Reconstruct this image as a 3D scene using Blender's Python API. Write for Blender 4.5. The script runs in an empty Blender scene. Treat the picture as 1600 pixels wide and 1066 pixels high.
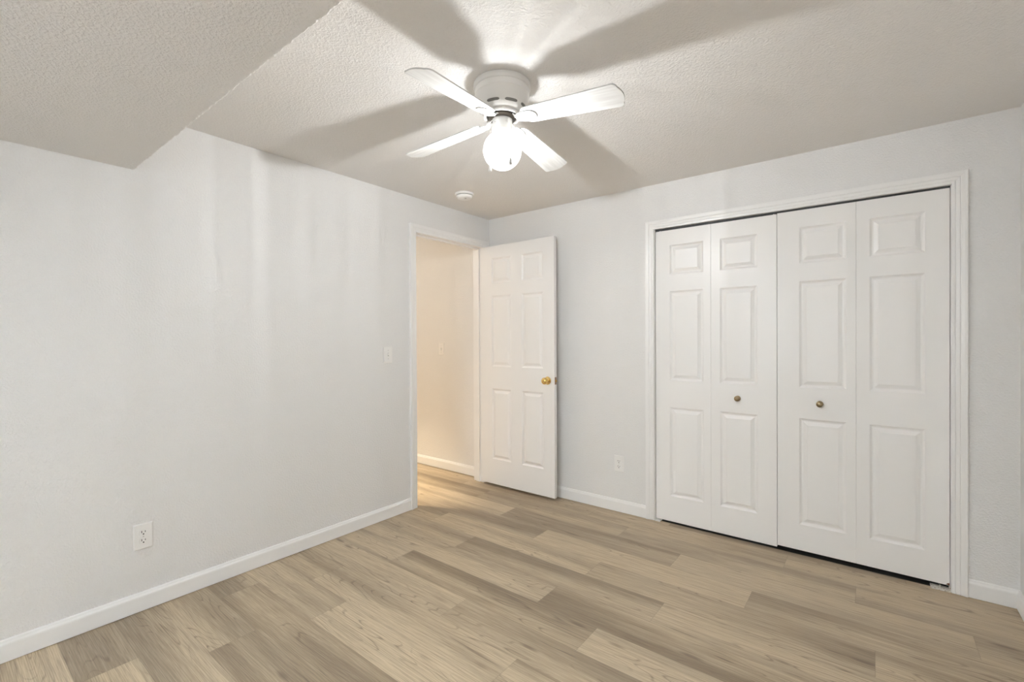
import bpy, bmesh, math, random
from mathutils import Vector, Matrix
random.seed(7)
S = bpy.context.scene
C = S.collection
PI = math.pi

# ------------------------------------------------------------------ camera
YAW, PIT, ROL = 0.66243, -0.00496, -0.00427
fw = Vector((-math.sin(YAW)*math.cos(PIT), math.cos(YAW)*math.cos(PIT), math.sin(PIT)))
rt0 = Vector((math.cos(YAW), math.sin(YAW), 0)); up0 = rt0.cross(fw)
c_, s_ = math.cos(ROL), math.sin(ROL)
rt = c_*rt0 + s_*up0; up = -s_*rt0 + c_*up0
cam = bpy.data.cameras.new('camera'); co = bpy.data.objects.new('camera', cam); C.objects.link(co)
m = Matrix.Identity(4)
for i in range(3):
    m[i][0] = rt[i]; m[i][1] = up[i]; m[i][2] = -fw[i]
m[0][3], m[1][3], m[2][3] = 2.7343, -3.17337, 1.2836
co.matrix_world = m
cam.sensor_fit = 'HORIZONTAL'; cam.sensor_width = 36; cam.lens = 36*720.45/1600
cam.clip_start = 0.02
S.camera = co

# ------------------------------------------------------------------ view, world
S.view_settings.view_transform = 'Standard'; S.view_settings.look = 'None'
S.view_settings.gamma = 1; S.view_settings.use_curve_mapping = False
S.view_settings.exposure = 1.52
S.cycles.use_denoising = True
S.cycles.max_bounces = 12; S.cycles.diffuse_bounces = 8; S.cycles.transparent_max_bounces = 12
S.cycles.sample_clamp_indirect = 6
W = bpy.data.worlds.new('world'); S.world = W; W.use_nodes = True
W.node_tree.nodes['Background'].inputs[0].default_value = (0.85, 0.92, 1.0, 1)
W.node_tree.nodes['Background'].inputs[1].default_value = 1.0

# ------------------------------------------------------------------ lights
FAN = Vector((1.497, -1.648, 2.36)); BULB_Z = 2.086
LAMP_W = 27.0; FILL_W = 56.0; HALL_W = 9.0; HALL2_W = 6.5
def light(name, kind, loc, energy, color, **k):
    l = bpy.data.lights.new(name, kind); l.energy = energy; l.color = color
    for a, b in k.items(): setattr(l, a, b)
    o = bpy.data.objects.new(name, l); o.location = loc; C.objects.link(o); return o
bulb_light = light('bulb_light', 'POINT', (0, 0, 0), LAMP_W, (0.95, 0.98, 1.0), shadow_soft_size=0.018)
# fill light added behind the camera, entering through an invented window
fill_light = light('window_fill_light', 'AREA', (1.55, -4.85, 2.05), FILL_W, (0.88, 0.95, 1.0), shape='RECTANGLE', size=1.5, size_y=1.1)
fill_light.rotation_euler = (math.radians(48), 0, 0)     # fill is tilted down to keep it off the soffit
hall_light = light('hall_light', 'AREA', (-0.9, -1.18, 2.305), HALL_W, (1.0, 0.84, 0.60), shape='DISK', size=0.16)
hall_light.data.spread = math.radians(66)
hall_light2 = light('hall_light', 'POINT', (-1.62, -1.40, 2.22), HALL2_W, (1.0, 0.95, 0.87), shadow_soft_size=0.05)
# the patterned glass of the fan's globe throws faint streaks: light strength varies with direction
bl = bulb_light.data; bl.use_nodes = True
nt = bl.node_tree; N = nt.nodes; L = nt.links
em = [n for n in N if n.type == 'EMISSION'][0]
tc = N.new('ShaderNodeNewGeometry'); sp = N.new('ShaderNodeSeparateXYZ'); L.new(tc.outputs['Incoming'], sp.inputs[0])
cb = N.new('ShaderNodeCombineXYZ'); L.new(sp.outputs[0], cb.inputs[0]); L.new(sp.outputs[1], cb.inputs[1])
nm = N.new('ShaderNodeVectorMath'); nm.operation = 'NORMALIZE'; L.new(cb.outputs[0], nm.inputs[0])
nz = N.new('ShaderNodeTexNoise'); nz.inputs['Scale'].default_value = 21; nz.inputs['Detail'].default_value = 3; nz.inputs['Roughness'].default_value = 0.7
L.new(nm.outputs[0], nz.inputs['Vector'])
mr = N.new('ShaderNodeMapRange'); mr.inputs[1].default_value = 0.3; mr.inputs[2].default_value = 0.7
mr.inputs[3].default_value = 0.68; mr.inputs[4].default_value = 1.36
L.new(nz.outputs[0], mr.inputs[0])
# socket and neck hold back the steeply rising light; most leaves sideways
vd = N.new('ShaderNodeMapRange'); vd.inputs[1].default_value = -1; vd.inputs[2].default_value = 1; L.new(sp.outputs[2], vd.inputs[0])
cr = N.new('ShaderNodeValToRGB'); el = cr.color_ramp.elements
el[0].position = 0.0; el[0].color = (0.72,)*3 + (1,)
el[1].position = 1.0; el[1].color = (0.15,)*3 + (1,)
for p_, v_ in ((0.48, 0.74), (0.57, 0.90), (0.64, 0.74), (0.72, 0.36), (0.84, 0.15)):
    q = cr.color_ramp.elements.new(p_); q.color = (v_, v_, v_, 1)
L.new(vd.outputs[0], cr.inputs[0])
ml = N.new('ShaderNodeMath'); ml.operation = 'MULTIPLY'; L.new(mr.outputs[0], ml.inputs[0]); L.new(cr.outputs[0], ml.inputs[1])
L.new(ml.outputs[0], em.inputs['Strength'])

# ------------------------------------------------------------------ materials
def mat(name, color, rough=0.5, metal=0.0, spec=0.5, coat=0.0):
    M = bpy.data.materials.new(name); M.use_nodes = True
    b = M.node_tree.nodes['Principled BSDF']
    b.inputs['Base Color'].default_value = (*color, 1); b.inputs['Roughness'].default_value = rough
    b.inputs['Metallic'].default_value = metal; b.inputs['Specular IOR Level'].default_value = spec
    b.inputs['Coat Weight'].default_value = coat
    return M
class NT:
    def __init__(s, M): s.t = M.node_tree; s.b = s.t.nodes['Principled BSDF']
    def n(s, typ, **k):
        o = s.t.nodes.new(typ)
        for a, v in k.items():
            if a.startswith('i_'):
                key = a[2:]; key = int(key) if key.isdigit() else key.replace('_', ' ')
                s.put(o.inputs[key], v)
            else: setattr(o, a, v)
        return o
    def put(s, sock, v):
        if isinstance(v, bpy.types.NodeSocket): s.t.links.new(v, sock)
        else: sock.default_value = v
    def math(s, op, a, b=0.0, c=0.0, clamp=False):
        o = s.t.nodes.new('ShaderNodeMath'); o.operation = op; o.use_clamp = clamp
        s.put(o.inputs[0], a); s.put(o.inputs[1], b); s.put(o.inputs[2], c); return o.outputs[0]
    def rng(s, v, a, b, c=0.0, d=1.0, smooth=False):
        o = s.t.nodes.new('ShaderNodeMapRange')
        if smooth: o.interpolation_type = 'SMOOTHSTEP'
        s.put(o.inputs[0], v)
        for i, q in enumerate((a, b, c, d)): o.inputs[i+1].default_value = q
        return o.outputs[0]
    def mix(s, f, a, b, blend='MIX'):
        o = s.t.nodes.new('ShaderNodeMix'); o.data_type = 'RGBA'; o.blend_type = blend
        s.put(o.inputs[0], f); s.put(o.inputs[6], a); s.put(o.inputs[7], b); return o.outputs[2]
def paint(name, color, rough, scale, strength, dist, spec=0.4, second=0.0, flat=0.5):
    M = mat(name, color, rough, spec=spec); t = NT(M)
    g = t.n('ShaderNodeNewGeometry')
    a = t.n('ShaderNodeTexNoise', i_Vector=g.outputs['Position'], i_Scale=scale, i_Detail=3.0, i_Roughness=0.5)
    h = t.rng(a.outputs[0], flat-0.14, flat+0.22, smooth=True)
    if second:
        b2 = t.n('ShaderNodeTexNoise', i_Vector=g.outputs['Position'], i_Scale=scale*2.7, i_Detail=2.0)
        h = t.math('ADD', h, t.math('MULTIPLY', b2.outputs[0], second))
    bp = t.n('ShaderNodeBump', i_Strength=strength, i_Distance=dist, i_Height=h)
    t.put(t.b.inputs['Normal'], bp.outputs[0])
    return M
M_wall = paint('wall_paint', (0.80, 0.795, 0.785), 0.34, 115, 0.7, 0.0017, spec=0.45, second=0.3)
M_ceil = paint('ceiling_paint', (0.81, 0.79, 0.765), 0.6, 118, 0.65, 0.0022, spec=0.25, second=0.35)
M_hall = paint('hall_wall_paint', (0.80, 0.785, 0.765), 0.34, 120, 0.5, 0.0016, spec=0.4, second=0.3)
M_trim = mat('white_trim_paint', (0.86, 0.855, 0.845), 0.32)
M_door = mat('white_door_paint', (0.88, 0.87, 0.855), 0.34)
t = NT(M_door); g = t.n('ShaderNodeTexCoord'); mp = t.n('ShaderNodeMapping', i_Vector=g.outputs['Object'])
mp.inputs['Scale'].default_value = (260, 260, 9)
a = t.n('ShaderNodeTexNoise', i_Vector=mp.outputs[0], i_Scale=1.0, i_Detail=2.0)
bp = t.n('ShaderNodeBump', i_Strength=0.16, i_Distance=0.0006, i_Height=a.outputs[0]); t.put(t.b.inputs['Normal'], bp.outputs[0])
M_plastic = mat('white_plastic', (0.86, 0.85, 0.83), 0.35)
M_slot = mat('dark_slot', (0.02, 0.018, 0.016), 0.6)
M_screw = mat('painted_screw', (0.62, 0.61, 0.59), 0.35, metal=0.3)
M_fan = mat('white_enamel', (0.82, 0.81, 0.79), 0.28)
M_vent = mat('vent_shadow_grey', (0.22, 0.215, 0.20), 0.6)
M_motor = mat('dark_motor_metal', (0.10, 0.085, 0.07), 0.4, metal=0.7)
M_brass = mat('polished_brass', (0.80, 0.56, 0.20), 0.14, metal=1.0)
M_oldbrass = mat('antique_brass', (0.36, 0.28, 0.17), 0.30, metal=1.0)
M_latch = mat('aged_brass_plate', (0.36, 0.25, 0.17), 0.4, metal=0.8)
M_track = mat('dark_track_metal', (0.06, 0.06, 0.06), 0.5, metal=0.5)
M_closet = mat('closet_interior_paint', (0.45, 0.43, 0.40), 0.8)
M_floor_shade = mat('closet_floor_shade', (0.05, 0.045, 0.04), 0.9)  # near-black closet floor: shade under the doors put into the colour
M_chain = mat('bead_chain_steel', (0.75, 0.73, 0.70), 0.3, metal=0.9)
M_pend = mat('grey_pendant', (0.55, 0.54, 0.52), 0.35)
M_wood = mat('chipped_raw_wood', (0.13, 0.05, 0.025), 0.8)
# dirty bracket
M_brk = mat('dirty_white_bracket', (0.75, 0.72, 0.66), 0.5); t = NT(M_brk)
g = t.n('ShaderNodeNewGeometry'); a = t.n('ShaderNodeTexNoise', i_Vector=g.outputs['Position'], i_Scale=160.0, i_Detail=3.0)
t.put(t.b.inputs['Base Color'], t.mix(t.rng(a.outputs[0], 0.55, 0.66), (0.75, 0.72, 0.66, 1), (0.33, 0.25, 0.16, 1)))
# fan blade: white laminate with faint grain
M_blade = mat('white_blade_laminate', (0.84, 0.83, 0.81), 0.4); t = NT(M_blade)
g = t.n('ShaderNodeTexCoord'); mp = t.n('ShaderNodeMapping', i_Vector=g.outputs['Object']); mp.inputs['Scale'].default_value = (5, 95, 95)
a = t.n('ShaderNodeTexNoise', i_Vector=mp.outputs[0], i_Scale=1.0, i_Detail=3.0)
t.put(t.b.inputs['Base Color'], t.mix(t.rng(a.outputs[0], 0.3, 0.7), (0.60, 0.59, 0.57, 1), (0.73, 0.725, 0.71, 1)))
# globe: frosted glass that lets the bulb's light through and glows
M_globe = bpy.data.materials.new('frosted_globe_glass'); M_globe.use_nodes = True
nt = M_globe.node_tree; nt.nodes.clear()
o_ = nt.nodes.new('ShaderNodeOutputMaterial'); mx = nt.nodes.new('ShaderNodeMixShader'); tr = nt.nodes.new('ShaderNodeBsdfTransparent'); e_ = nt.nodes.new('ShaderNodeEmission')
e_.inputs[0].default_value = (1, 0.985, 0.96, 1); e_.inputs[1].default_value = 1.3; mx.inputs[0].default_value = 0.55
nt.links.new(tr.outputs[0], mx.inputs[1]); nt.links.new(e_.outputs[0], mx.inputs[2]); nt.links.new(mx.outputs[0], o_.inputs[0])
M_lens = bpy.data.materials.new('warm_lamp_diffuser'); M_lens.use_nodes = True
nt = M_lens.node_tree; nt.nodes.clear(); o_ = nt.nodes.new('ShaderNodeOutputMaterial'); e_ = nt.nodes.new('ShaderNodeEmission')
e_.inputs[0].default_value = (1, 0.8, 0.55, 1); e_.inputs[1].default_value = 4.0; nt.links.new(e_.outputs[0], o_.inputs[0])
M_glass = mat('fill_window_glass', (1, 1, 1), 0.02); M_glass.node_tree.nodes['Principled BSDF'].inputs['Transmission Weight'].default_value = 1.0
M_glass.node_tree.nodes['Principled BSDF'].inputs['IOR'].default_value = 1.02

# floor planks: u runs along the plank, v across it; both carry a random offset per plank
M_floor = mat('vinyl_oak_planks', (0.4, 0.33, 0.25), 0.42, spec=0.35); t = NT(M_floor)
uv = t.n('ShaderNodeUVMap', uv_map='grain'); us = t.n('ShaderNodeSeparateXYZ', i_Vector=uv.outputs[0]); u, v = us.outputs[0], us.outputs[1]
lc = t.n('ShaderNodeUVMap', uv_map='local'); ls = t.n('ShaderNodeSeparateXYZ', i_Vector=lc.outputs[0])
tone = t.n('ShaderNodeAttribute', attribute_name='tone').outputs['Fac']
seed = t.n('ShaderNodeAttribute', attribute_name='seed').outputs['Fac']
def vec(su, sv, w=0.0):
    return t.n('ShaderNodeCombineXYZ', i_X=t.math('MULTIPLY', u, su), i_Y=t.math('MULTIPLY', v, sv), i_Z=t.math('MULTIPLY', seed, 7.0)).outputs[0]
band = t.n('ShaderNodeTexNoise', i_Vector=vec(0.55, 7.0), i_Scale=1.0, i_Detail=1.5, i_Roughness=0.4, i_Distortion=0.15).outputs[0]
band2 = t.n('ShaderNodeTexNoise', i_Vector=vec(1.6, 42.0), i_Scale=1.0, i_Detail=3.0, i_Roughness=0.6).outputs[0]
fine = t.n('ShaderNodeTexNoise', i_Vector=vec(6.0, 300.0), i_Scale=1.0, i_Detail=3.0, i_Roughness=0.65).outputs[0]
contour = t.n('ShaderNodeTexNoise', i_Vector=vec(1.0, 8.0), i_Scale=1.0, i_Detail=1.5, i_Roughness=0.45, i_Distortion=0.15).outputs[0]
cmask = t.n('ShaderNodeTexNoise', i_Vector=vec(1.1, 7.0), i_Scale=1.3, i_Detail=1.0).outputs[0]
ring = t.math('PINGPONG', t.math('MULTIPLY', contour, 22.0), 0.5)
ring = t.rng(ring, 0.0, 0.13, 1.0, 0.0, smooth=True)
ring = t.math('MULTIPLY', ring, t.rng(cmask, 0.49, 0.62, smooth=True))
ring = t.math('MULTIPLY', ring, t.rng(fine, 0.35, 0.6, 0.5, 1.0))
knot = t.n('ShaderNodeTexVoronoi', i_Vector=vec(2.1, 9.0), i_Scale=1.0).outputs['Distance']
knot = t.rng(knot, 0.03, 0.14, 1.0, 0.0, smooth=True)
LIGHT = (0.575, 0.460, 0.315, 1); DARK = (0.180, 0.134, 0.088, 1); GREY = (0.46, 0.385, 0.295, 1)
f = t.math('ADD', t.rng(band, 0.38, 0.72, 0, 1), t.math('MULTIPLY', t.math('SUBTRACT', tone, 0.5), 0.9))
f = t.math('ADD', f, t.math('MULTIPLY', t.math('SUBTRACT', band2, 0.5), 0.75), clamp=True)
col = t.mix(t.math('MULTIPLY', f, 0.78), LIGHT, DARK)
col = t.mix(t.math('MULTIPLY', seed, 0.5), col, t.mix(0.5, col, GREY))
col = t.mix(t.rng(fine, 0.40, 0.72, 0, 0.58), col, (0.16, 0.12, 0.085, 1))
col = t.mix(t.rng(fine, 0.25, 0.45, 0.18, 0.0), col, (0.62, 0.53, 0.42, 1))
crack = t.n('ShaderNodeTexNoise', i_Vector=vec(2.2, 48.0), i_Scale=1.0, i_Detail=4.0, i_Roughness=0.6, i_Distortion=0.4).outputs[0]
crack = t.math('MULTIPLY', t.rng(crack, 0.63, 0.72, smooth=True), t.rng(band, 0.40, 0.60))
col = t.mix(t.math('MULTIPLY', crack, 0.78), col, (0.12, 0.09, 0.068, 1))
col = t.mix(t.math('MULTIPLY', ring, 0.58), col, (0.13, 0.095, 0.07, 1))
col = t.mix(t.math('MULTIPLY', knot, 0.68), col, (0.15, 0.11, 0.08, 1))
e1 = t.math('MINIMUM', ls.outputs[1], t.math('SUBTRACT', 0.186, ls.outputs[1]))
e2 = t.math('MINIMUM', ls.outputs[0], t.math('SUBTRACT', 1.237, ls.outputs[0]))
edge = t.rng(t.math('MINIMUM', e1, e2), 0.0, 0.0022, 1.0, 0.0)
col = t.mix(t.math('MULTIPLY', edge, 0.35), col, (0.16, 0.12, 0.09, 1))
t.put(t.b.inputs['Base Color'], col)
t.put(t.b.inputs['Roughness'], t.rng(fine, 0.3, 0.7, 0.40, 0.52))
hh = t.math('SUBTRACT', t.math('MULTIPLY', fine, 0.25), t.math('ADD', t.math('MULTIPLY', ring, 0.3), edge))
bp = t.n('ShaderNodeBump', i_Strength=0.25, i_Distance=0.0008, i_Height=hh); t.put(t.b.inputs['Normal'], bp.outputs[0])

# ------------------------------------------------------------------ mesh helpers
def box(bm, x0, y0, z0, x1, y1, z1):
    vs = [bm.verts.new(p) for p in ((x0,y0,z0),(x1,y0,z0),(x1,y1,z0),(x0,y1,z0),(x0,y0,z1),(x1,y0,z1),(x1,y1,z1),(x0,y1,z1))]
    for q in ((3,2,1,0),(4,5,6,7),(0,1,5,4),(1,2,6,5),(2,3,7,6),(3,0,4,7)): bm.faces.new([vs[i] for i in q])
def obj(name, bm, m, parent=None, smooth=False, bevel=0.0, seg=2, fix=True):
    if fix: bmesh.ops.recalc_face_normals(bm, faces=bm.faces)
    me = bpy.data.meshes.new(name); bm.to_mesh(me); bm.free(); me.materials.append(m)
    if smooth:
        for p in me.polygons: p.use_smooth = True
    o = bpy.data.objects.new(name, me); C.objects.link(o)
    if parent: o.parent = parent
    if bevel:
        b = o.modifiers.new('bevel', 'BEVEL'); b.width = bevel; b.segments = seg; b.limit_method = 'ANGLE'; b.angle_limit = 0.6
    if smooth:
        es = o.modifiers.new('split', 'EDGE_SPLIT'); es.split_angle = math.radians(38)
    return o
def struct(o, label=None, cat=None):
    o['kind'] = 'structure'
    if label: o['label'] = label
    if cat: o['category'] = cat
    return o
def thing(name, label, cat, loc=(0, 0, 0), rz=0, group=None, kind=None):
    o = bpy.data.objects.new(name, None); C.objects.link(o); o.location = loc; o.rotation_euler = (0, 0, rz)
    o.empty_display_size = 0.05
    o['label'] = label; o['category'] = cat
    if group: o['group'] = group
    if kind: o['kind'] = kind
    return o
def lathe(prof, n=48, axis='z', center=(0, 0, 0)):
    bm = bmesh.new(); rings = []
    cx, cy, cz = center
    def P(r, h, a):
        x, y = r*math.cos(a), r*math.sin(a)
        if axis == 'z': return (cx+x, cy+y, cz+h)
        if axis == 'y': return (cx+x, cy+h, cz+y)
        return (cx+h, cy+x, cz+y)
    for r, h in prof:
        if r < 1e-6: rings.append([bm.verts.new(P(0, h, 0))])
        else: rings.append([bm.verts.new(P(r, h, 2*PI*k/n)) for k in range(n)])
    for A, B in zip(rings, rings[1:]):
        for k in range(n):
            q = [A[k % len(A)], A[(k+1) % len(A)], B[(k+1) % len(B)], B[k % len(B)]]
            q2 = []
            for x in q:
                if x not in q2: q2.append(x)
            if len(q2) > 2:
                try: bm.faces.new(q2)
                except ValueError: pass
    return bm
def tube(pts, r, n=8, bm=None):
    bm = bm or bmesh.new(); pts = [Vector(p) for p in pts]; prev = None
    for i, p in enumerate(pts):
        d = (pts[min(i+1, len(pts)-1)] - pts[max(i-1, 0)]).normalized()
        a = d.cross(Vector((0, 0, 1)));
        if a.length < 1e-3: a = d.cross(Vector((1, 0, 0)))
        a.normalize(); b = d.cross(a)
        rg = [bm.verts.new(p + r*(a*math.cos(2*PI*k/n) + b*math.sin(2*PI*k/n))) for k in range(n)]
        if prev:
            for k in range(n): bm.faces.new((prev[k], prev[(k+1) % n], rg[(k+1) % n], rg[k]))
        else: bm.faces.new(rg[::-1])
        prev = rg
    bm.faces.new(prev); return bm

H = 2.36; XW = 3.286; YB = -4.3; T = 0.115
HX0 = -2.2; SOF_Y = -2.55; SOF_Z = 2.085

# ------------------------------------------------------------------ floor of staggered planks
PW, PL = 0.186, 1.237
offs = {0:1.108, 1:0.197, 2:0.603, 3:1.02, 4:0.271, 5:0.705, 6:0.214, 7:0.538, 8:1.158, 9:0.377, 10:0.705, 11:0.184, 12:0.587, 13:1.0, 14:0.395}
# planks that read clearly darker (high) or paler (low) in the room, by (row, count from the row's joint)
tones = {(1,1):.55,(2,0):.85,(2,-1):.45,(2,1):.22,(3,0):.12,(3,-1):.66,(3,1):.42,(4,0):.22,(4,1):.80,(4,-1):.7,(5,0):.62,(5,-1):.62,(5,1):.32,
         (6,0):.28,(6,-1):.3,(6,1):.62,(7,0):.78,(7,-1):.45,(7,1):.2,(8,-1):.22,(8,0):.72,(9,0):.35,(9,-1):.75,(9,1):.2,
         (10,0):.30,(10,-1):.55,(10,1):.4,(11,0):.95,(11,-1):.6,(12,-1):.75,(12,0):.8,(13,0):.75,(13,-1):.8,(14,-1):.8,(14,0):.75,(0,0):.6,(0,1):.4,(1,0):.7,(0,-1):.4}
bm = bmesh.new(); uvg = bm.loops.layers.uv.new('grain'); uvl = bm.loops.layers.uv.new('local')
lt = bm.faces.layers.float.new('tone'); lsd = bm.faces.layers.float.new('seed')
X0, X1, Y1 = HX0-0.05, XW+0.05, 0.016
for k in range(-5, 24):
    yc = -0.13 - PW*k; ya, yb = yc-PW/2, yc+PW/2
    ya2, yb2 = max(ya, YB-0.05), min(yb, Y1)
    if ya2 >= yb2: continue
    o0 = offs.get(k, random.uniform(0, PL))
    for j in range(-4, 4):
        xa = o0 + j*PL; xb = xa+PL; xa2, xb2 = max(xa, X0), min(xb, X1)
        if xa2 >= xb2: continue
        f_ = bm.faces.new([bm.verts.new(q) for q in ((xa2,ya2,0),(xb2,ya2,0),(xb2,yb2,0),(xa2,yb2,0))])
        ou, ov = random.uniform(0, 60), random.uniform(0, 60)
        f_[lt] = tones.get((k, j), random.uniform(0.15, 0.75)); f_[lsd] = random.random()
        for l_ in f_.loops:
            q = l_.vert.co
            l_[uvg].uv = (q.x-xa+ou, q.y-ya+ov); l_[uvl].uv = (q.x-xa, q.y-ya)
for f_ in bm.faces: f_.normal_update()
fo = obj('floor', bm, M_floor, fix=False)
struct(fo, 'light brown oak-look vinyl plank floor with staggered end joints', 'floor')

# ------------------------------------------------------------------ walls
JO, JI = -0.871, -0.067       # rough opening of the entry door in the left wall (y)
DZ = 2.112                    # its top
bm = bmesh.new()
box(bm, -T, YB, 0, 0, JO, H); box(bm, -T, JI, 0, 0, 0, H); box(bm, -T, JO, DZ, 0, JI, H)
struct(obj('wall_left', bm, M_wall), 'pale grey textured left wall with the doorway near the corner', 'wall')
CX0, CX1, CZ = 1.533, 3.047, 2.045   # closet opening, clear
bm = bmesh.new()
box(bm, HX0-T, 0, 0, CX0-0.018, T, H); box(bm, CX1+0.018, 0, 0, XW+T, T, H); box(bm, CX0-0.018, 0, CZ+0.018, CX1+0.018, T, H)
struct(obj('wall_back', bm, M_wall), 'pale grey textured wall holding the wide closet opening', 'wall')
bm = bmesh.new(); box(bm, XW, YB, 0, XW+T, 0, H)
struct(obj('wall_right', bm, M_wall), 'sliver of pale grey wall at the far right edge', 'wall')
WX0, WX1, WZ0, WZ1 = 0.85, 2.25, 0.9, 1.9
bm = bmesh.new()
box(bm, -T, YB-T, 0, WX0, YB, H); box(bm, WX1, YB-T, 0, XW+T, YB, H); box(bm, WX0, YB-T, 0, WX1, YB, WZ0); box(bm, WX0, YB-T, WZ1, WX1, YB, H)
struct(obj('wall_front', bm, M_wall), 'pale grey wall with an added fill-light window behind the viewer', 'wall')
bm = bmesh.new()
box(bm, -T, YB-T, H, XW+T, 0.78, H+0.1)
struct(obj('ceiling', bm, M_ceil), 'textured beige-white ceiling around the fan', 'ceiling')
# soffit with a slightly ragged plastered edge
bm = bmesh.new(); n = 420
rows = []
for i in range(n+1):
    x = XW*i/n; j1 = random.gauss(0, 0.0013); j2 = random.gauss(0, 0.0013)
    rows.append([bm.verts.new((x, YB, SOF_Z)), bm.verts.new((x, SOF_Y-0.03, SOF_Z)), bm.verts.new((x, SOF_Y-0.0055+j1*1.3, SOF_Z+j2*0.5)), bm.verts.new((x, SOF_Y+j1, SOF_Z+0.0055+j2)), bm.verts.new((x, SOF_Y, SOF_Z+0.02)), bm.verts.new((x, SOF_Y, H))])
for A, B in zip(rows, rows[1:]):
    for k in range(5): bm.faces.new((A[k], A[k+1], B[k+1], B[k]))
struct(obj('ceiling_soffit', bm, M_ceil), 'lowered ceiling soffit with a ragged textured edge at upper left', 'ceiling')
# hall beyond the doorway
bm = bmesh.new(); box(bm, HX0-T, YB, 0, HX0, 0, H); struct(obj('wall_hall_end', bm, M_hall), 'end wall of the hall beyond the doorway', 'wall')
bm = bmesh.new(); box(bm, HX0-T, -3.1-T, 0, -T, -3.1, H); struct(obj('wall_hall_side', bm, M_hall), 'far side wall of the hall out of sight', 'wall')
bm = bmesh.new(); box(bm, HX0-T, -3.2, H, -T, T, H+0.1); struct(obj('ceiling_hall', bm, M_ceil), 'hall ceiling beyond the doorway', 'ceiling')
# closet box
bm = bmesh.new(); box(bm, 1.2, 0.72, 0, XW+T, 0.78, H); box(bm, 1.2, T, 0, 1.25, 0.72, H); box(bm, XW, T, 0, XW+T, 0.72, H)
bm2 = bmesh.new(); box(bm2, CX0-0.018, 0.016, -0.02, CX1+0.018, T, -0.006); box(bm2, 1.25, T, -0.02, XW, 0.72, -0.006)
struct(obj('floor_closet', bm2, M_floor_shade), 'closet floor with painted-in shade under the folding doors', 'floor')
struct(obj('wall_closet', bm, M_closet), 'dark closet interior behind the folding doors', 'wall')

# ------------------------------------------------------------------ trim
BASE = [(0, 0), (0.0135, 0), (0.0135, 0.066), (0.0125, 0.071), (0.0085, 0.077), (0.0065, 0.0835), (0.003, 0.0865), (0, 0.087)]
def baseboard(name, p0, p1, nrm, label, m0=0, m1=0):
    """p0 -> p1 along the wall foot, nrm points into the room; m0/m1 mitre the ends"""
    bm = bmesh.new(); p0, p1, nrm = Vector(p0), Vector(p1), Vector(nrm); d = (p1-p0).normalized()
    A = [bm.verts.new(p0 + nrm*a + d*a*m0 + Vector((0, 0, z))) for a, z in BASE]
    B = [bm.verts.new(p1 + nrm*a - d*a*m1 + Vector((0, 0, z))) for a, z in BASE]
    k = len(BASE)
    for i in range(k): bm.faces.new((A[i], A[(i+1) % k], B[(i+1) % k], B[i]))
    bm.faces.new(A[::-1]); bm.faces.new(B)
    return struct(obj(name, bm, M_trim), label, 'baseboard')
baseboard('baseboard_left', (0, YB, 0.003), (0, -0.9145, 0.003), (1, 0, 0), 'long white baseboard along the left wall', 1, 0)
baseboard('baseboard_back_corner', (0, 0, 0.003), (1.4735, 0, 0.003), (0, -1, 0), 'white baseboard between the open door and the closet casing', 1, 0)
baseboard('baseboard_back_right', (3.107, 0, 0.003), (XW, 0, 0.003), (0, -1, 0), 'short white baseboard right of the closet casing', 0, 1)
baseboard('baseboard_right', (XW, YB, 0.003), (XW, 0, 0.003), (-1, 0, 0), 'white baseboard foot at the extreme right edge', 1, 1)
baseboard('baseboard_hall', (HX0, 0, 0.003), (-0.1735, 0, 0.003), (0, -1, 0), 'white baseboard of the hall seen through the doorway', 0, 0)
baseboard('baseboard_hall_end', (HX0, -3.1, 0.003), (HX0, 0, 0.003), (1, 0, 0), 'white baseboard of the hall end wall', 0, 0)
CAS = [(0, 0), (0, 0.009), (0.003, 0.0115), (0.013, 0.0125), (0.016, 0.0105), (0.019, 0.0125), (0.030, 0.0145), (0.033, 0.0125), (0.037, 0.0155), (0.048, 0.018), (0.056, 0.0185), (0.0595, 0.0180), (0.0605, 0.0165), (0.0605, 0)]
def casing(name, a0, a1, zt, f, label, wl=1.0, wr=1.0):
    """a0<a1 inner edges along the wall, zt inner top; f(a, z, d) -> world"""
    bm = bmesh.new(); st = []
    for (sa, base, w, zz) in (('L', a0, wl, 0), ('L', a0, wl, 1), ('R', a1, wr, 1), ('R', a1, wr, 0)):
        rg = []
        for uu, dd in CAS:
            a = base - uu*w if sa == 'L' else base + uu*w
            rg.append(bm.verts.new(f(a, (zt+uu) if zz else 0.0025, dd)))
        st.append(rg)
    k = len(CAS)
    for A, B in zip(st, st[1:]):
        for i in range(k): bm.faces.new((A[i], A[(i+1) % k], B[(i+1) % k], B[i]))
    bm.faces.new(st[0][::-1]); bm.faces.new(st[-1])
    return struct(obj(name, bm, M_trim), label, 'trim')
casing('trim_1', CX0-0.003, CX1+0.001, CZ-0.001, lambda a, z, d: (a, -d, z), 'white moulded casing framing the wide closet opening')
casing('trim_2', -0.857, -0.080, 2.094, lambda a, z, d: (d, a, z), 'white moulded casing around the entry doorway')
casing('trim_3', -0.857, -0.080, 2.094, lambda a, z, d: (-T-d, a, z), 'white casing on the hall side of the doorway')
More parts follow.
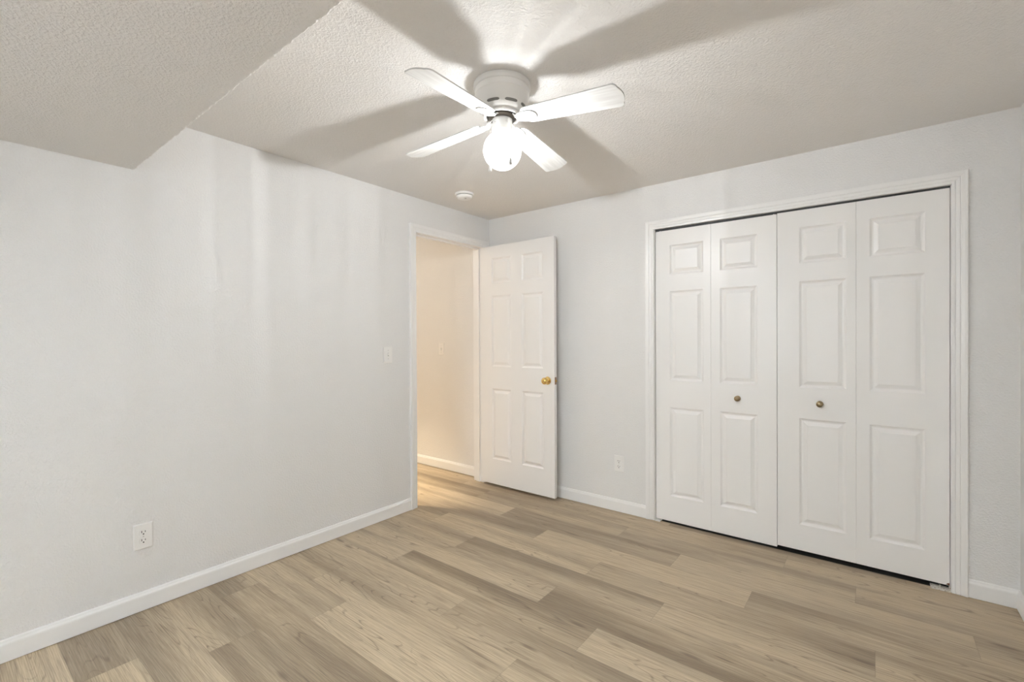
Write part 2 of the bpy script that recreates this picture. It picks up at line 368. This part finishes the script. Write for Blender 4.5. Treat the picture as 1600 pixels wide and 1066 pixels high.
# jambs
bm = bmesh.new()
box(bm, -T, JO, 0, 0, -0.853, 2.094); box(bm, -T, -0.085, 0, 0, JI, 2.094); box(bm, -T, JO, 2.094, 0, JI, DZ)
box(bm, -0.080, -0.853, 0, -0.042, -0.842, 2.094); box(bm, -0.080, -0.096, 0, -0.042, -0.085, 2.094); box(bm, -0.080, -0.842, 2.083, -0.042, -0.096, 2.094)
struct(obj('trim_4', bm, M_trim), 'white door jamb and stop lining the entry doorway', 'trim')
bm = bmesh.new()
box(bm, CX0-0.018, 0, 0, CX0, T, CZ); box(bm, CX1, 0, 0, CX1+0.018, T, CZ); box(bm, CX0-0.018, 0, CZ, CX1+0.018, T, CZ+0.018)
struct(obj('trim_5', bm, M_trim), 'white jamb lining the closet opening', 'trim')
# unseen window added behind the viewer to admit the fill light
w = struct(thing('fill_window_1', 'unseen window added behind the viewer for fill light', 'window', ((WX0+WX1)/2, YB-T/2, WZ0)))
bm = bmesh.new(); a, b, zt = (WX1-WX0)/2, 0.03, WZ1-WZ0
for q in ((-a, -b, 0, a, b, .045), (-a, -b, zt-.045, a, b, zt), (-a, -b, .045, -a+.045, b, zt-.045), (a-.045, -b, .045, a, b, zt-.045), (-.02, -b, .045, .02, b, zt-.045)): box(bm, *q)
obj('fill_window_frame', bm, M_trim, w)
bm = bmesh.new(); box(bm, -a+.045, -.003, .045, -.02, .003, zt-.045); box(bm, .02, -.003, .045, a-.045, .003, zt-.045); obj('pane', bm, M_glass, w)

# ------------------------------------------------------------------ panelled doors
PROF = [(0.0, 0.0), (0.004, -0.0035), (0.010, -0.0075), (0.014, -0.0085), (0.018, -0.0085), (0.034, -0.0025), (0.0365, -0.0008), (0.039, -0.0005)]
def panel_leaf(x0, x1, z0, z1, cols, rowz, thick, both=False):
    """slab with its moulded face at y=0 looking to -y; cols/rowz are the panel intervals"""
    bm = bmesh.new()
    def face(sgn, y):
        xs = sorted({x0, x1, *[c for p in cols for c in p]}); zs = sorted({z0, z1, *[c for p in rowz for c in p]})
        vc = {}
        def V(x, yy, z):
            k = (round(x, 6), round(yy, 6), round(z, 6))
            if k not in vc: vc[k] = bm.verts.new((x, yy, z))
            return vc[k]
        for i in range(len(xs)-1):
            for j in range(len(zs)-1):
                xa, xb, za, zb = xs[i], xs[i+1], zs[j], zs[j+1]
                if (xa, xb) in cols and (za, zb) in rowz:
                    prev = None
                    for ins, dep in PROF:
                        r = [V(xa+ins, y-sgn*dep, za+ins), V(xb-ins, y-sgn*dep, za+ins), V(xb-ins, y-sgn*dep, zb-ins), V(xa+ins, y-sgn*dep, zb-ins)]
                        if prev:
                            for q in range(4): bm.faces.new((prev[q], prev[(q+1) % 4], r[(q+1) % 4], r[q]))
                        prev = r
                    bm.faces.new(prev)
                else: bm.faces.new((V(xa, y, za), V(xb, y, za), V(xb, y, zb), V(xa, y, zb)))
        return [V(x, y, z) for x, z in ((x0, z0), (x1, z0), (x1, z1), (x0, z1))], xs, zs, V
    F, xs, zs, V = face(1, 0.0)      # the mouldings sink into the slab
    B, _, _, V2 = (face(-1, thick) if both else (None, None, None, None))
    if B is None:
        bk = {}
        def VB(x, z):
            k = (round(x, 6), round(z, 6))
            if k not in bk: bk[k] = bm.verts.new((x, thick, z))
            return bk[k]
        for i in range(len(xs)-1):
            for j in range(len(zs)-1): bm.faces.new((VB(xs[i], zs[j]), VB(xs[i], zs[j+1]), VB(xs[i+1], zs[j+1]), VB(xs[i+1], zs[j])))
    else:
        VB = lambda x, z: V2(x, thick, z)
    for i in range(len(xs)-1):
        for z in (z0, z1): bm.faces.new((V(xs[i], 0.0, z), V(xs[i+1], 0.0, z), VB(xs[i+1], z), VB(xs[i], z)))
    for j in range(len(zs)-1):
        for x in (x0, x1): bm.faces.new((V(x, 0.0, zs[j]), V(x, 0.0, zs[j+1]), VB(x, zs[j+1]), VB(x, zs[j])))
    return bm

def entry_door():
    d = struct(thing('door_1', 'white six-panel entry door standing open with a brass knob', 'door', (0.008, -0.120, 0.024)))
    w, h = 0.764, 2.064
    cols = [(0.122, 0.333), (0.447, 0.660)]; rz = [(0.216, 0.827), (1.020, 1.633), (1.741, 1.957)]
    bm = panel_leaf(0, w, 0, h, cols, rz, 0.035, both=True)
    obj('door_leaf', bm, M_door, d, bevel=0.0012)
    kx, kz = 0.702, 0.926
    for sg, y0 in ((-1, 0.0), (1, 0.035)):
        pr = [(0.0, 0.0), (0.031, 0.0), (0.032, 0.003), (0.029, 0.0075), (0.017, 0.010), (0.0125, 0.013), (0.0115, 0.024), (0.015, 0.029), (0.0235, 0.035), (0.027, 0.044), (0.0265, 0.052), (0.021, 0.059), (0.010, 0.0625), (0, 0.063)]
        if sg == 1: pr = [(r, min(hh, 0.046)) for r, hh in pr[:-2]] + [(0.01, 0.047), (0, 0.047)]
        bm = lathe([(r, sg*hh) for r, hh in pr], 40, 'y', (kx, y0, kz))
        k = obj('door_knob', bm, M_brass, d, smooth=True)
        if sg == -1:
            k['label'] = 'polished brass door knob'
            bm = bmesh.new(); box(bm, kx-0.0045, -0.0645, kz-0.0012, kx+0.0045, -0.0625, kz+0.0012); obj('keyhole', bm, M_latch, k)
    bm = bmesh.new(); box(bm, w-0.0004, 0.005, kz-0.029, w+0.0012, 0.030, kz+0.029); lp = obj('latch_plate', bm, M_latch, d, bevel=0.001)
    bm = bmesh.new(); box(bm, w+0.001, 0.011, kz-0.009, w+0.010, 0.024, kz+0.009); obj('latch_bolt', bm, M_brass, lp, bevel=0.002)
    for z in (0.33, 1.80):
        bm = tube([(-0.0065, 0.027, z-0.045), (-0.0065, 0.027, z+0.045)], 0.0055, 12)
        hg = obj('hinge', bm, M_latch, d, smooth=True)
        bm = bmesh.new(); box(bm, -0.0015, 0.002, z-0.045, -0.0002, 0.027, z+0.045); obj('hinge_leaf', bm, M_latch, hg)
entry_door()
bm = bmesh.new(); box(bm, -0.034, -0.8531, 0.92, -0.006, -0.8518, 0.98); box(bm, -0.006, -0.8531, 0.935, 0.002, -0.8518, 0.965)
o = obj('strike_plate', bm, M_latch, bevel=0.0006); o['label'] = 'small brass strike plate on the left jamb of the entry doorway'; o['category'] = 'door plate'

def bifold(name, x0, xm, x1, z0, z1, cols, rows, kx, label, yaw=0.0):
    d = struct(thing(name, label, 'closet door', (x0, 0.012 if kx > xm and x0 > 2 or kx < xm else 0.006, z0)))
    leafs = []
    for (a, b, c) in ((x0, xm-0.0003, cols[0]), (xm+0.0003, x1, cols[1])):
        bm = panel_leaf(a-x0, b-x0, 0, z1-z0, [(c[0]-x0, c[1]-x0)], [(p-z0, q-z0) for p, q in rows], 0.035)
        leafs.append(obj('door_leaf', bm, M_door, d, bevel=0.0012))
    lf = leafs[1] if kx > xm else leafs[0]
    pr = [(0, 0), (0.0165, 0), (0.017, 0.0015), (0.0155, 0.004), (0.010, 0.0055), (0.0062, 0.008), (0.0058, 0.013), (0.0085, 0.0165), (0.0145, 0.0195), (0.0172, 0.0235), (0.0165, 0.0275), (0.0135, 0.029), (0.0125, 0.0305), (0.0085, 0.0325), (0, 0.0332)]
    bm = lathe([(r, -h_) for r, h_ in pr], 36, 'y', (kx-x0, 0, 0.9-z0))
    k = obj('knob', bm, M_oldbrass, lf, smooth=True); k['label'] = 'round antique brass knob'
    # top pivot pin and roller guide standing up into the track
    for px in (x0+0.028, x1-0.018) if kx > xm else (x1-0.028, x0+0.05):
        bm = tube([(px-x0, 0.016, z1-z0-0.002), (px-x0, 0.016, CZ+0.004-z0)], 0.0035, 10)
        obj('pivot_pin', bm, M_plastic, lf if abs(px-kx) < 0.3 else leafs[0] if lf is leafs[1] else leafs[1], smooth=True)
    return d, leafs
d2, l2 = bifold('door_2', 1.5365, 1.9045, 2.2825, 0.017, 2.0285, [(1.636, 1.857), (1.961, 2.177)], [(0.193, 0.806), (0.99, 1.606), (1.720, 1.924)], 2.066,
       'left pair of white panelled folding closet doors with one brass knob')
d3, l3 = bifold('door_3', 2.2840, 2.667, 3.0450, 0.027, 2.0335, [(2.398, 2.622), (2.726, 2.952)], [(0.180, 0.806), (0.99, 1.614), (1.721, 1.931)], 2.499,
       'right pair of white panelled folding closet doors with one brass knob')
# broken lower corner on the last leaf
bm = bmesh.new(); y_ = -0.0006
vs = [bm.verts.new(q) for q in ((0.7600, y_, 0.0), (0.7500, y_, 0.003), (0.7455, y_, 0.0005), (0.7500, y_, 0.0075), (0.7545, y_, 0.011), (0.7600, y_, 0.0125))]
bm.faces.new(vs); r_ = bmesh.ops.extrude_face_region(bm, geom=list(bm.faces)); bmesh.ops.translate(bm, verts=[q for q in r_['geom'] if isinstance(q, bmesh.types.BMVert)], vec=(0, 0.012, 0))
q_ = obj('chipped_corner', bm, M_wood, l3[1]); q_['label'] = 'reddish brown chipped lower corner'
# track under the head
t5 = thing('closet_door_track', 'dark metal track hidden above the folding closet doors', 'door track', (CX0, 0.022, CZ))
bm = bmesh.new(); Lk = CX1-CX0
box(bm, 0.002, -0.006, -0.0015, Lk-0.002, 0.022, 0.0); box(bm, 0.002, -0.0065, -0.012, Lk-0.002, -0.005, 0.0); box(bm, 0.002, 0.021, -0.012, Lk-0.002, 0.0225, 0.0)
obj('track_channel', bm, M_track, t5)
# floor pivot brackets
def bracket(name, x0, x1, label, m):
    b_ = thing(name, label, 'door bracket', (x0, 0, 0), group='floor pivot brackets of the folding doors')
    bm = bmesh.new(); box(bm, 0, -0.010, 0.0005, x1-x0, 0.040, 0.008); box(bm, 0 if x0 < 2 else x1-x0-0.003, -0.010, 0.008, 0.003 if x0 < 2 else x1-x0, 0.040, 0.0165 if x0 < 2 else 0.026)
    bp_ = obj('base_plate', bm, m, b_, bevel=0.001)
    bm = lathe([(0, 0.008), (0.004, 0.008), (0.004, 0.0165), (0, 0.0165)], 12, 'z', ((x1-x0)/2, 0.02, 0)); obj('pivot_socket', bm, m, b_, smooth=True)
bracket('floor_pivot_bracket', CX0+0.001, CX0+0.036, 'small white pivot bracket on the floor at the left closet jamb', M_plastic)
bracket('floor_pivot_bracket', CX1-0.075, CX1-0.001, 'dirty white pivot bracket on the floor at the right closet jamb', M_brk)

# ------------------------------------------------------------------ wall plates (local: plate in xz plane facing -y)
def plate_bm(w, h, dep):
    bm = bmesh.new(); a, b = w/2, h/2; i = 0.004
    r0 = [(-a, 0, -b), (a, 0, -b), (a, 0, b), (-a, 0, b)]
    r1 = [(-a, -0.002, -b), (a, -0.002, -b), (a, -0.002, b), (-a, -0.002, b)]
    r2 = [(-a+i, -dep, -b+i), (a-i, -dep, -b+i), (a-i, -dep, b-i), (-a+i, -dep, b-i)]
    R_ = [[bm.verts.new(q) for q in r] for r in (r0, r1, r2)]
    for A, B in zip(R_, R_[1:]):
        for k in range(4): bm.faces.new((A[k], A[(k+1) % 4], B[(k+1) % 4], B[k]))
    bm.faces.new(R_[2]); bm.faces.new(R_[0][::-1]); return bm
def disc(bm, x, z, r, y0, y1, n=16, flat=0.0):
    def pt(k):
        a = 2*PI*k/n; return (x + max(-r*0.999, min(r*0.999, r*math.cos(a))), z + (max(-flat, min(flat, r*math.sin(a))) if flat else r*math.sin(a)))
    A = [bm.verts.new((pt(k)[0], y0, pt(k)[1])) for k in range(n)]; B = [bm.verts.new((pt(k)[0], y1, pt(k)[1])) for k in range(n)]
    for k in range(n): bm.faces.new((A[k], A[(k+1) % n], B[(k+1) % n], B[k]))
    bm.faces.new(B); bm.faces.new(A[::-1])
def outlet(loc, rz, label, w=0.0755, h=0.121):
    o = thing('wall_outlet', label, 'outlet', loc, rz, group='duplex wall outlets')
    obj('cover_plate', plate_bm(w, h, 0.0055), M_plastic, o)
    for sz in (0.0196, -0.0196):
        bm = bmesh.new(); disc(bm, 0, sz, 0.0172, -0.005, -0.0075, 36, flat=0.0138)
        r = obj('receptacle', bm, M_plastic, o, bevel=0.0005)
        bm = bmesh.new()
        box(bm, -0.0080, -0.0079, sz-0.0015, -0.0055, -0.0074, sz+0.0080); box(bm, 0.0055, -0.0079, sz-0.0005, 0.0080, -0.0074, sz+0.0070); disc(bm, 0, sz-0.0080, 0.0030, -0.0074, -0.0079, 14)
        sl = obj('slots', bm, M_slot, r); sl['label'] = 'dark contact slots'
        bm = lathe([(0.0176, -0.00545), (0.0186, -0.0058), (0.0186, -0.0054)], 36, 'y', (0, 0, sz)); bm.free()
    bm = bmesh.new(); disc(bm, 0, 0, 0.0032, -0.005, -0.0066, 14); obj('screw', bm, M_screw, o)
def switch(loc, rz, label, w=0.0755, h=0.121):
    o = thing('light_switch', label, 'light switch', loc, rz, group='toggle light switches')
    obj('cover_plate', plate_bm(w, h, 0.0055), M_plastic, o)
    bm = bmesh.new(); box(bm, -0.0055, -0.0058, -0.0125, 0.0055, -0.005, 0.0125); sl = obj('switch_slot', bm, M_screw, o)
    bm = bmesh.new(); vs = [bm.verts.new(q) for q in ((-0.0042, -0.0055, -0.004), (0.0042, -0.0055, -0.004), (0.0042, -0.0055, 0.008), (-0.0042, -0.0055, 0.008), (-0.0036, -0.017, 0.006), (0.0036, -0.017, 0.006), (0.0036, -0.0155, 0.012), (-0.0036, -0.0155, 0.012))]
    for q in ((0,1,5,4),(1,2,6,5),(2,3,7,6),(3,0,4,7),(4,5,6,7),(3,2,1,0)): bm.faces.new([vs[i] for i in q])
    obj('toggle', bm, M_plastic, o, bevel=0.0007)
    for z in (0.030, -0.030):
        bm = bmesh.new(); disc(bm, 0, z, 0.003, -0.005, -0.0066, 12); obj('screw', bm, M_screw, o)
outlet((0, -2.529, 0.352), PI/2, 'white duplex outlet low on the left wall above the long baseboard')
outlet((1.261, 0, 0.355), 0, 'white duplex outlet low on the wall between open door and closet')
switch((0, -1.116, 1.174), PI/2, 'white toggle light switch on the left wall beside the doorway')
switch((-0.626, 0, 1.184), 0, 'white toggle light switch on the hall wall seen through the doorway')

# ------------------------------------------------------------------ smoke detector
sd = thing('smoke_detector', 'round white smoke detector on the ceiling near the corner', 'smoke detector', (0.354, -0.687, H))
bm = lathe([(0, 0), (0.070, 0), (0.070, -0.010), (0.067, -0.013), (0, -0.013)], 48); obj('mounting_base', bm, M_plastic, sd, smooth=True)
bm = lathe([(0, -0.013), (0.056, -0.013), (0.056, -0.0165), (0, -0.0165)], 48); obj('vent_gap', bm, M_vent, sd, smooth=True)
bm = lathe([(0, -0.0165), (0.058, -0.0165), (0.060, -0.020), (0.058, -0.030), (0.050, -0.037), (0.030, -0.040), (0, -0.041)], 48); cv = obj('cover', bm, M_plastic, sd, smooth=True)
bm = lathe([(0, -0.0395), (0.008, -0.0395), (0.008, -0.0425), (0, -0.0425)], 20, 'z', (0.022, -0.012, 0)); obj('test_button', bm, M_screw, cv, smooth=True)

# ------------------------------------------------------------------ ceiling fan
fan = thing('ceiling_fan', 'white flush-mount ceiling fan with four blades and a lit glass globe', 'ceiling fan', tuple(FAN))
z = lambda h: h - H
prof = [(0, 0), (0.118, 0), (0.1205, -0.003), (0.1205, -0.020), (0.119, -0.0235), (0.1155, -0.0255), (0.1150, -0.045), (0.1165, -0.049), (0.1150, -0.053), (0.113, -0.056), (0.112, -0.070), (0.106, -0.092), (0.097, -0.110),
        (0.086, -0.124), (0.080, -0.129), (0.0805, -0.134), (0.077, -0.139), (0.071, -0.140), (0.067, -0.137), (0.065, -0.118), (0, -0.116)]
mh = obj('motor_housing', lathe(prof, 72), M_fan, fan, smooth=True)
def hr(zz):   # outer radius of the housing at local z
    for (r0, z0), (r1, z1) in zip(prof[9:15], prof[10:16]):
        if z1 <= zz <= z0: return r0 + (r1-r0)*(zz-z0)/(z1-z0)
    return 0.1
for k in range(8):
    bm = bmesh.new(); ac = math.radians(-51 + 22.5 + 45*k); nseg = 12; rows = []
    for i in range(nseg+1):
        s_ = i/nseg*2-1; a = ac + s_*0.285; e = math.sqrt(max(0.0, 1-abs(s_)**6))*0.0045 + 0.0003
        row = []
        for zz in (-0.106+e, -0.106-e):
            for dr in (0.0007, -0.002):
                r = hr(zz)+dr; row.append(bm.verts.new((r*math.cos(a), r*math.sin(a), zz)))
        rows.append([row[0], row[2], row[3], row[1]])
    for A, B in zip(rows, rows[1:]):
        for q in range(4): bm.faces.new((A[q], A[(q+1) % 4], B[(q+1) % 4], B[q]))
    bm.faces.new(rows[0][::-1]); bm.faces.new(rows[-1])
    v_ = obj('vent_slot', bm, M_vent, mh); v_['label'] = 'grey ventilation slot'
bm = lathe([(0, -0.112), (0.058, -0.112), (0.061, -0.124), (0.059, -0.142), (0.050, -0.148), (0, -0.148)], 40)
obj('motor_hub', bm, M_motor, fan, smooth=True)
sh = obj('switch_housing', lathe([(0, -0.135), (0.036, -0.135), (0.0415, -0.139), (0.0425, -0.146), (0.0425, -0.176), (0.0432, -0.178), (0.0432, -0.198), (0.040, -0.200), (0, -0.200)], 40), M_fan, fan, smooth=True)
bm = lathe([(0, 0.0425), (0.0055, 0.0425), (0.0055, 0.0455), (0.002, 0.0470), (0, 0.0470)], 14, 'x', (0, 0, -0.163))
bmesh.ops.rotate(bm, verts=bm.verts, cent=(0, 0, 0), matrix=Matrix.Rotation(math.radians(-18), 3, 'Z')); obj('set_screw', bm, M_screw, sh, smooth=True)
# globe with neck
gz, gr = BULB_Z - H - 0.003, 0.0815
prof_g = [(0.0385, -0.197)]
a0 = math.asin(0.0385/gr)
for i in range(0, 33):
    a = a0 + (PI-a0)*i/32; prof_g.append((gr*math.sin(a) if i < 32 else 0, gz + gr*math.cos(a)))
gl = obj('glass_globe', lathe(prof_g, 56), M_globe, fan, smooth=True); gl['label'] = 'glowing white glass globe'
bulb_light.parent = fan; bulb_light.location = (0, 0, BULB_Z-H)
# blades
BL = 2.211 - H
def blade_outline():
    pts = []
    r0, r1, w0, w1 = 0.095, 0.532, 0.048, 0.0625
    for i in range(13):                      # rounded root, from +w to -w
        a = PI/2 + PI*i/12; pts.append((r0 + 0.040 + 0.040*math.cos(a), w0*math.sin(a)))
    ln = 0.020
    for i in range(9):
        a = -PI/2 + (PI/2)*i/8; pts.append((r1-ln-0.012 + ln*math.cos(a) + 0.0, -(w1-ln) + ln*math.sin(a)))
    for i in range(1, 6):                    # bowed tip
        s = -1 + 2*i/6; pts.append((r1-0.012 + 0.012*(1-s*s), s*(w1-ln)))
    for i in range(9):
        a = (PI/2)*i/8; pts.append((r1-ln-0.012 + ln*math.cos(a), (w1-ln) + ln*math.sin(a)))
    return pts
def extrude_outline(pts, z0, z1):
    bm = bmesh.new(); A = [bm.verts.new((x, y, z0)) for x, y in pts]; B = [bm.verts.new((x, y, z1)) for x, y in pts]; n = len(pts)
    bm.faces.new(A[::-1]); bm.faces.new(B)
    for i in range(n): bm.faces.new((A[i], A[(i+1) % n], B[(i+1) % n], B[i]))
    return bm
first = None
for k in range(4):
    ang = math.radians(5.5 + 90*k); pitch = math.radians(-12.5)
    M3 = Matrix.Rotation(ang, 4, 'Z') @ Matrix.Translation((0, 0, BL)) @ Matrix.Rotation(math.radians(4.5), 4, 'Y') @ Matrix.Rotation(pitch, 4, 'X')
    if first is None:
        b = obj('fan_blade', extrude_outline(blade_outline(), 0, 0.0055), M_blade, fan, bevel=0.0012)
        # iron: rounded plate under the blade root, with a neck rising to the hub
        pl = [(0.075 + 0.052*(1-math.cos(a)) , 0) for a in (0,)]
        pts = []
        for i in range(25):
            a = 2*PI*i/24
            if i < 24: pts.append((0.118 + 0.048*math.cos(a), (0.034 + 0.004*math.cos(2*a))*math.sin(a)))
        ir = obj('blade_iron', extrude_outline(pts, -0.0045, -0.0002), M_fan, b, bevel=0.0015)
        bm = bmesh.new(); st = [(0.092, -0.0035, 0.018), (0.076, -0.003, 0.016), (0.066, 0.006, 0.014), (0.058, 0.012, 0.014), (0.045, 0.016, 0.014)]; prev = None
        for x, zz, hw in st:
            rg = [bm.verts.new(q) for q in ((x, -hw, zz-0.003), (x, hw, zz-0.003), (x, hw, zz+0.003), (x, -hw, zz+0.003))]
            if prev:
                for q in range(4): bm.faces.new((prev[q], prev[(q+1) % 4], rg[(q+1) % 4], rg[q]))
            else: bm.faces.new(rg)
            prev = rg
        bm.faces.new(prev[::-1]); arm = obj('iron_neck', bm, M_fan, b, bevel=0.001)
        bm = bmesh.new()
        for sgn in (1, -1):
            pts_ = [(0.085 + 0.068*s, sgn*(0.014 + 0.010*math.sin(2*PI*s*0.9)), -0.0046) for s in [i/14 for i in range(15)]]
            tube(pts_, 0.0011, 6, bm)
        gr_ = obj('scroll_groove', bm, M_vent, b); gr_['label'] = 'curved grey scroll cut-outs'
        scr = []
        for sx, sy in ((0.100, 0.0), (0.145, 0.016), (0.145, -0.016)):
            bm = lathe([(0, -0.0045), (0.0038, -0.0045), (0.0032, -0.0062), (0, -0.0068)], 12, 'z', (sx, sy, 0)); scr.append(obj('screw', bm, M_screw, b, smooth=True))
        first = (b, [ir, arm, gr_] + scr)
    else:
        b = first[0].copy(); C.objects.link(b); b.parent = fan
        for ch in first[1]:
            c2 = ch.copy(); C.objects.link(c2); c2.parent = b
    b.matrix_local = M3
# pull chains (camera side lies toward +x -y)
def chain(dx, dy, zb, m, name_m):
    bm = tube([(dx*0.42, dy*0.42, -0.168), (dx*0.8, dy*0.8, -0.172), (dx, dy, -0.190), (dx, dy, zb)], 0.0009, 6)
    c3 = obj('pull_chain', bm, M_chain, fan)
    bm = lathe([(0, zb+0.002), (0.0025, zb), (0.0040, zb-0.006), (0.0062, zb-0.018), (0.0070, zb-0.024), (0.0060, zb-0.028), (0, zb-0.029)], 20, 'z', (dx, dy, 0))
    p_ = obj('chain_pendant', bm, m, c3, smooth=True); p_['label'] = name_m
lat = Vector((rt.x, rt.y, 0)).normalized(); tow = Vector((-fw.x, -fw.y, 0)).normalized()
a = lat*-0.050 + tow*0.066; chain(a.x, a.y, -0.362, M_plastic, 'white bell-shaped pendant')
a = lat*0.034 + tow*0.082; chain(a.x, a.y, -0.338, M_pend, 'grey teardrop pendant')

# ------------------------------------------------------------------ hall lamps (out of view, they light the hall)
for o_l, rr, lab in ((hall_light, 0.11, 'round warm ceiling lamp of the hall further from the doorway wall'), (hall_light2, 0.08, 'small warm ceiling lamp deeper in the hall')):
    h_ = thing('hall_ceiling_lamp', lab, 'ceiling lamp', (o_l.location.x, o_l.location.y, H), group='hall ceiling lamps')
    obj('lamp_rim', lathe([(0, 0), (rr, 0), (rr, -0.02), (rr-0.012, -0.024), (rr-0.012, -0.02), (0, -0.02)], 36), M_fan, h_, smooth=True)
    obj('diffuser', lathe([(0, -0.0205), (rr-0.014, -0.0205), (rr-0.016, -0.030), (0, -0.036)], 36), M_lens, h_, smooth=True)
    o_l.parent = h_; o_l.location = (0, 0, -0.055 if o_l is hall_light else -0.10)
